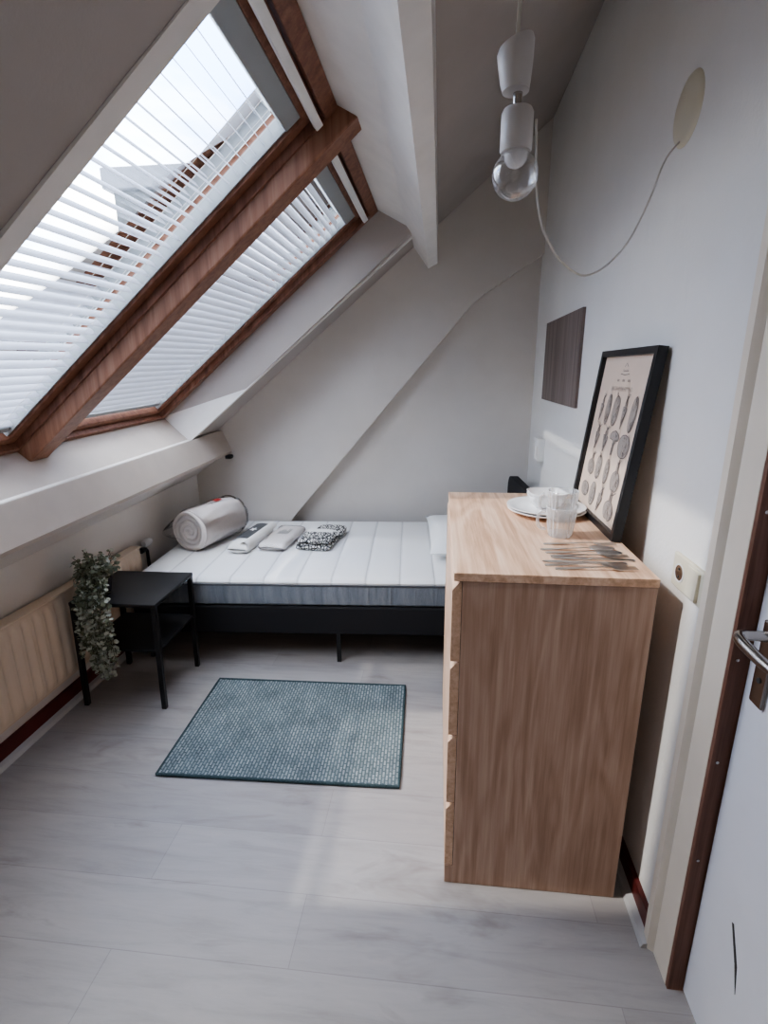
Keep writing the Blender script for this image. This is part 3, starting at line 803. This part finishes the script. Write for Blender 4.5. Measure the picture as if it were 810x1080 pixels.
rows = [
 (.345, [(.13,.09,.17,.18,'carrot'),(.29,.085,.20,.06,'pod'),(.47,.11,.19,.05,'corn'),(.66,.095,.20,.14,'carrot'),(.84,.09,.21,.10,'pod')]),
 (.52,  [(.17,.12,.16,.12,'carrot'),(.38,.13,.16,.08,'carrot'),(.58,.15,.15,0,'mush'),(.80,.17,.14,0,'round')]),
 (.69,  [(.18,.13,.15,.10,'root'),(.37,.10,.16,.08,'corn'),(.57,.08,.16,.05,'pod'),(.79,.14,.18,0,'root')]),
 (.86,  [(.15,.15,.10,0,'round'),(.36,.11,.16,.10,'pod'),(.56,.11,.17,.32,'carrot'),(.79,.16,.17,.05,'root')])]
for cy, items in rows:
    for (cx, w_, h_, tl, sh) in items:
        veg(.07+.86*cx, cy, w_*1.02/AS*.95, h_*.92, tl, sh, vr.uniform(.5, 1))
# small emblem and the worn heading, too small to read
ink = pale = MB()
for k in range(9): stroke(ink, [(.46+.011*k, .108+.010*abs(math.sin(k*1.3))), (.462+.011*k, .122)], .003)
stroke(pale, [(.42, .135), (.50, .140), (.58, .135)], .002); stroke(pale, [(.47, .095), (.50, .075), (.53, .095)], .002)
for x in (.40, .50, .60):
    for k in range(4): stroke(pale, [(x-.02+.012*k, .165), (x-.016+.012*k, .178)], .0025)
ink.build('emblem', 'ink', fr, world=True, weld=False)
pale = MB()
for k in range(22):
    x = .30+.0185*k
    stroke(pale, [(x, .205+.004*(k % 2)), (x+.004*((k*7) % 3-1), .232)], .0022)
    if k % 3: stroke(pale, [(x, .207+.012*(k % 2)), (x+.012, .208+.012*(k % 2))], .0016)
pale.build('heading', 'ink_pale', fr, world=True, weld=False)

# crockery
def lathe_thing(name, prof, loc, mat, label, cat, group, n=40, **k):
    o = MB().lathe(prof, n=n, **k).build(name, mat, smooth=True); o.location = loc; return tag(o, label, cat, group)
plate = [(.0001,.003),(.06,.003),(.062,0),(.072,0),(.076,.004),(.118,.012),(.130,.0175),(.1305,.020),(.128,.0205),(.112,.0165),(.078,.0085),(.0001,.0075)]
PC = (.372, 1.742)
pl1 = lathe_thing('dinner_plate', plate, (PC[0], PC[1], DZ), 'porcelain', 'white dinner plate lying directly on the dresser, bottom of the stack', 'plate', 'white dinner plates on the dresser')
pl2 = pl1.copy(); COL.objects.link(pl2); pl2.location = (PC[0]-.002, PC[1]+.003, DZ+.0088); pl2['label'] = 'white dinner plate directly under the bowls, top plate of the stack'
def sq(a, z): return 1/(abs(math.cos(a))**4+abs(math.sin(a))**4)**.25
bowl = [(.0001,.002),(.030,.002),(.033,0),(.038,0),(.044,.006),(.058,.026),(.062,.040),(.0605,.041),(.056,.028),(.042,.011),(.0001,.008)]
bo1 = lathe_thing('small_bowl', bowl, (.375, 1.775, DZ+.0170), 'porcelain', 'small white bowl resting on the plates, lower of the two bowls', 'bowl', 'small white bowls on the plates', n=48, mod=sq)
bo2 = bo1.copy(); COL.objects.link(bo2); bo2.location = (.377, 1.777, DZ+.0170+.011); bo2.rotation_euler = (0, 0, .12); bo2['label'] = 'small white bowl nested on top of the other bowl'

# ribbed glass mugs, one standing in the other
def mug(z, label, rz):
    root = empty('glass_mug', (.362, 1.487, z), rz, label, 'mug', 'ribbed glass mugs on the dresser')
    rib = lambda a, zz: 1 + (.045*math.cos(18*a) if .012 < zz < .074 else 0)
    prof = [(.0001,0),(.030,0),(.033,.004),(.0345,.014),(.0375,.040),(.041,.072),(.0425,.080),(.0435,.088),(.0425,.0895),(.0408,.088),(.0395,.074),(.036,.042),(.033,.016),(.031,.012),(.0001,.0105)]
    MB().lathe(prof, n=144, mod=rib).build('cup', 'tumbler_glass', root, smooth=True)
    pts = []
    for k in range(13):
        a = PI*.60 + k*(PI*.98)/12
        pts.append((-.041-.024*max(0, -math.cos(a))**.6 - .001, 0, .046+.028*math.sin(a)))
    MB().tube(pts, .0045, 10).build('handle', 'handle_glass', root, smooth=True)
mug(DZ+.0003, 'ribbed clear glass mug standing on the dresser, lower of the stacked pair', math.radians(-12))
mug(DZ+.0488, 'ribbed clear glass mug stacked inside the lower mug', math.radians(-28))

# cutlery
def flat_profile(pts, z, th=.0018):
    m = MB(); n = len(pts)
    rows_ = []
    for (x, w_, zz) in pts:
        rows_.append([m.bm.verts.new((x, -w_, z+zz)), m.bm.verts.new((x, w_, z+zz)), m.bm.verts.new((x, w_, z+zz+th)), m.bm.verts.new((x, -w_, z+zz+th))])
    for a, b_ in zip(rows_, rows_[1:]):
        for k in range(4): m.bm.faces.new([a[k], a[(k+1) % 4], b_[(k+1) % 4], b_[k]])
    m.bm.faces.new(rows_[0][::-1]); m.bm.faces.new(rows_[-1])
    return m
def fork_protos():
    h = [(0,.003,0),(.004,.0062,0),(.03,.0055,.001),(.08,.0032,.004),(.12,.0026,.007),(.133,.0035,.0065),(.142,.010,.004),(.155,.0118,.002)]
    return h
HND = fork_protos()
def make_fork(root):
    flat_profile(HND, 0).build('handle', 'steel', root, smooth=True)
    for k in range(4):
        y = -.0092+.0061*k
        m = MB(); m.hexa([(.154,y-.0019,.0022),(.196,y-.0010,.0052),(.196,y+.0010,.0052),(.154,y+.0019,.0022),(.154,y-.0019,.004),(.196,y-.0010,.0064),(.196,y+.0010,.0064),(.154,y+.0019,.004)]); m.build('tine', 'steel', root)
def make_spoon(root):
    flat_profile(HND[:6], 0).build('handle', 'steel', root, smooth=True)
    m = MB()
    def f(i, j):
        a = 2*PI*i; r = j; x = .163+.034*r*math.cos(a); y = .0205*r*math.sin(a)*(1-.18*math.cos(a))
        return (x, y, .0012 + .0060*r*r)
    m.grid(f, 28, 7, close_u=True)
    o = m.build('spoon_bowl', 'steel', root, smooth=True)
    md = o.modifiers.new('thick', 'SOLIDIFY'); md.thickness = .0012; md.offset = 1
def make_knife(root):
    flat_profile([(0,.003,0),(.004,.0068,0),(.05,.0060,0),(.10,.0052,.0005),(.108,.0058,.0005)], 0, .0034).build('handle', 'steel', root, smooth=True)
    flat_profile([(.108,.0058,.001),(.125,.0085,.001),(.17,.0088,.001),(.195,.0065,.001),(.208,.0008,.001)], 0, .0014).build('blade', 'steel', root, smooth=True)
def piece(kind, x, y, ang, z, label, flip=False, scale=1.0):
    r = empty(kind, (x, y, DZ+.0006+z), math.radians(ang)+(PI if flip else 0), label, kind, 'steel cutlery on the dresser')
    r.scale = (scale,)*3
    {'fork': make_fork, 'spoon': make_spoon, 'knife': make_knife}[kind](r)
piece('fork', .300, 1.405, 1, 0, 'steel fork lying closest to the glass mugs')
piece('spoon', .283, 1.358, 2.5, 0, 'steel spoon in the upper cutlery bundle, beside the fork nearest the mugs')
piece('spoon', .292, 1.334, -1, 0, 'steel spoon second from the fork nearest the mugs')
piece('fork', .300, 1.310, 0, 0, 'steel fork in the middle of the cutlery, between spoons and knives')
piece('knife', .505, 1.287, -2, 0, 'steel knife with blade pointing left, farther of the two knives', True)
piece('knife', .478, 1.262, -1, 0, 'steel knife with blade pointing left, nearer of the two knives', True)
piece('fork', .272, 1.240, 1.5, 0, 'steel fork nearest the front edge of the dresser top')
piece('fork', .292, 1.216, 2.5, 0, 'steel fork second from the front edge', False)

# ------------------------------------------------------------------ things on the right wall
def wallbox(y0, y1, z0, z1, d0, d1, bev=0):
    m = MB(); m.hexa([(XR(y0)-d1,y0,z0),(XR(y0)-d0,y0,z0),(XR(y1)-d0,y1,z0),(XR(y1)-d1,y1,z0),(XR(y0)-d1,y0,z1),(XR(y0)-d0,y0,z1),(XR(y1)-d0,y1,z1),(XR(y1)-d1,y1,z1)], bev); return m
tag(wallbox(2.335, 3.12, 1.288, 1.700, 0.0005, .014, .001).build('wooden_panel', 'panel_veneer'), 'dark brown wood-grain board fixed on the right wall above the bed head', 'wall panel')
so = empty('wall_socket', (.583, 1.158, .985), 0, 'cream wall plate with power socket and light switch beside the door casing', 'socket')
wallbox(1.080, 1.236, .9435, 1.0255, .0005, .011, .003).build('cover_plate', 'cream_plastic', so, world=True)
ck = XR(1.197)
MB().lathe([(.0001,-.0016),(.021,-.0016),(.0225,-.0022),(.0225,0),(.0001,0)], (ck-.0105,1.197,.984), 28, axis='x').build('socket_rim', 'white_plastic', so, world=True, smooth=True)
MB().lathe([(.0001,-.0006),(.0185,-.0006),(.0185,0),(.0001,0)], (ck-.0121,1.197,.984), 28, axis='x').build('socket_well', 'nickel', so, world=True)
m = MB()
for zz in (.9745, .9935): m.lathe([(.0001,-.0008),(.003,-.0008),(.003,0),(.0001,0)], (ck-.0127,1.197,zz), 10, axis='x')
m.build('contact_hole', 'dark_hole', so, world=True)
m = MB(); m.hexa([(XR(1.09)-.019,1.100,.951),(XR(1.09)-.010,1.100,.951),(XR(1.15)-.010,1.158,.951),(XR(1.15)-.013,1.158,.951),(XR(1.09)-.017,1.100,1.018),(XR(1.09)-.010,1.100,1.018),(XR(1.15)-.010,1.158,1.018),(XR(1.15)-.012,1.158,1.018)], .001); m.build('switch_rocker', 'cream_plastic', so, world=True)
sw = empty('light_switch', (.60, 3.02, 1.0), 0, 'small white light switch on the right wall above the headboard', 'switch')
wallbox(2.99, 3.11, .940, 1.070, .0005, .042, .005).build('cover_plate', 'white_plastic', sw, world=True)
m = wallbox(3.0, 3.08, .958, 1.052, .042, .049, .002); m.build('switch_rocker', 'white_plastic', sw, world=True)

# round ceiling-box cover on the right wall and the lamp cord
yc, zc = 1.527, 2.056; xc = XR(yc)
cv = MB().lathe([(.0001,-.007),(.060,-.007),(.074,-.004),(.078,0),(.0001,0)], (xc-.0005, yc, zc), 40, axis='x').build('junction_cover', 'cover_cream', smooth=True)
tag(cv, 'round cream junction box cover high on the right wall', 'cover plate')
lamp = empty('pendant_lamp', (.118, 1.0, 1.74), 0, 'bare pendant light with clear globe bulb hanging from white cords', 'lamp')
Zc = Z0 + (.118/math.cos(TH)-SL)*math.tan(AL) - .005
MB().tube([(.117,1.0,Zc),(.1135,.997,2.10),(.110,1.0,1.93)], .0022, 6).tube([(.125,1.004,Zc),(.1185,1.003,2.10),(.112,1.002,1.93)], .0022, 6).build('suspension_cord', 'wire_white', lamp, world=True)
m = MB()
rings = []
for (z, r, tilt, cx) in ((1.884,.014,.0,.113),(1.886,.0215,.0,.113),(1.900,.0245,.05,.112),(1.925,.0275,.18,.111),(1.945,.0290,.30,.110),(1.952,.0265,.34,.110)):
    rings.append([(cx+r*math.cos(2*PI*k/28), 1.0+r*math.sin(2*PI*k/28), z+tilt*r*math.cos(2*PI*k/28)) for k in range(28)])
loft(m, rings); m.build('cord_grip', 'lamp_plastic_shade', lamp, world=True, smooth=True)
MB().lathe([(.0001,1.858),(.014,1.858),(.014,1.864),(.0075,1.866),(.0075,1.890),(.0001,1.890)], (.117,1.0,0), 20).build('hook', 'nickel', lamp, world=True, smooth=True)
MB().lathe([(.0001,1.800),(.0245,1.800),(.0262,1.803),(.0262,1.855),(.023,1.861),(.0001,1.862)], (.118,1.0,0), 32).build('lamp_holder', 'lamp_plastic_shade', lamp, world=True, smooth=True)
prof = [(.0001,1.730)]
for k in range(1, 15):
    a = -PI/2 + k*(PI*.80)/14; prof.append((.0380*math.cos(a), 1.7665+.0380*math.sin(a)))
prof += [(.0155, 1.803)]
bu = MB().lathe(prof, (.119,1.0,0), 36).build('bulb', 'bulb_glass', lamp, world=True, smooth=True)
MB().lathe([(.0001,1.803),(.019,1.803),(.0195,1.797),(.018,1.788),(.013,1.781),(.006,1.7775),(.0001,1.777)], (.119,1.0,0), 16).build('bulb_stem', 'porcelain', bu, world=True, smooth=True)
cd = [(.150,1.010,1.850),(.1535,1.014,1.815)] + [(0.158, 1.026, 1.78), (0.164, 1.033, 1.739), (0.178, 1.051, 1.701), (0.199, 1.075, 1.674), (0.229, 1.113, 1.652), (0.283, 1.178, 1.637), (0.332, 1.238, 1.653), (0.383, 1.3, 1.69), (0.423, 1.349, 1.732), (0.462, 1.397, 1.792), (0.495, 1.437, 1.856), (0.518, 1.465, 1.913), (0.545, 1.499, 1.956), (0.584, 1.546, 1.997)]
# smooth the cord with a Catmull-Rom pass
sm = []
for i in range(len(cd)-1):
    p0, p1_, p2_, p3_ = [Vector(cd[max(0, min(len(cd)-1, i+k))]) for k in (-1, 0, 1, 2)]
    for s_ in range(4):
        t = s_/4; sm.append(.5*((2*p1_)+(p2_-p0)*t+(2*p0-5*p1_+4*p2_-p3_)*t*t+(3*p1_-p0-3*p2_+p3_)*t**3))
sm.append(Vector(cd[-1]))
MB().tube(sm, .0022, 8).build('supply_cord', 'wire_white', lamp, world=True, smooth=True)

# ------------------------------------------------------------------ light
wd = bpy.data.worlds.new('World'); scene.world = wd; wd.use_nodes = True
nt = wd.node_tree; bg = nt.nodes['Background']
tc = N(nt, 'ShaderNodeTexCoord'); mp = N(nt, 'ShaderNodeMapping'); mp.inputs['Scale'].default_value = (1, 1, 2.0)
mp.inputs['Location'].default_value = (.35, .2, .1)
nt.links.new(tc.outputs['Generated'], mp.inputs['Vector'])
n = noise(nt, mp.outputs[0], 2.6, 6, .55, .3)
sky = ramp(nt, n, [(.38, (.33, .50, .88)), (.50, (.74, .815, .94)), (.60, (1.0, .97, .925))])
nt.links.new(sky, bg.inputs['Color']); bg.inputs['Strength'].default_value = 5.8

def light(kind, name, loc, energy, col, **kw):
    l = bpy.data.lights.new(name, kind); l.energy = energy; l.color = col
    for k, v in kw.items(): setattr(l, k, v)
    o = bpy.data.objects.new(name, l); COL.objects.link(o); o.location = loc; return o
sun = light('SUN', 'sun', (-4, 2, 5), 1.3, (1, .95, .88), angle=math.radians(1.5))
sun.rotation_euler = Vector((.72, .08, -.70)).to_track_quat('-Z', 'Y').to_euler()
fill = light('AREA', 'fill_light', (-.35, -1.1, 1.9), 2.5, (1, .97, .95), shape='RECTANGLE', size=1.4, size_y=1.2)  # unseen soft fill added behind the camera to brighten the room
fill.rotation_euler = Vector((.12, 1, -.35)).to_track_quat('-Z', 'Y').to_euler()
for i, (t0, t1) in enumerate(((TN, 1.985), (2.015, TF))):      # sampling portals in the two skylight openings
    a = light('AREA', 'skylight_portal', UD(1.0, (t0+t1)/2, .33), 1, (1,1,1), shape='RECTANGLE', size=1.7, size_y=t1-t0)
    a.data.cycles.is_portal = True
    nrm_ = (UD(1, 2, 0)-UD(1, 2, 1)).normalized()
    a.rotation_euler = nrm_.to_track_quat('-Z', 'Y').to_euler()
    xa = (UD(2, 2, 0)-UD(1, 2, 0)).normalized(); ya = (-nrm_).cross(xa)
    a.rotation_euler = Matrix((xa, ya, -nrm_)).transposed().to_euler()

# ------------------------------------------------------------------ camera
R = Matrix(((0.9944592956185532, -0.02027584149435647, 0.10314843483808563),
            (0.10482732544239128, 0.26473341510027626, -0.9586070366787112),
            (-0.007870273085862413, 0.964108453018145, 0.26539206774226204)))
cam = bpy.data.cameras.new('camera'); co = bpy.data.objects.new('camera', cam); COL.objects.link(co)
co.matrix_world = Matrix.Translation((0, 0, 1.45)) @ R.to_4x4()
cam.sensor_fit = 'HORIZONTAL'; cam.sensor_width = 36; cam.lens = 36*539.533/810
cam.clip_start = .02
scene.camera = co
scene.view_settings.view_transform = 'AgX'
try: scene.view_settings.look = 'AgX - Medium High Contrast'
except Exception: pass
scene.view_settings.exposure = .95
scene.cycles.max_bounces = 10; scene.cycles.diffuse_bounces = 6; scene.cycles.transparent_max_bounces = 24
scene.cycles.sample_clamp_indirect = 6
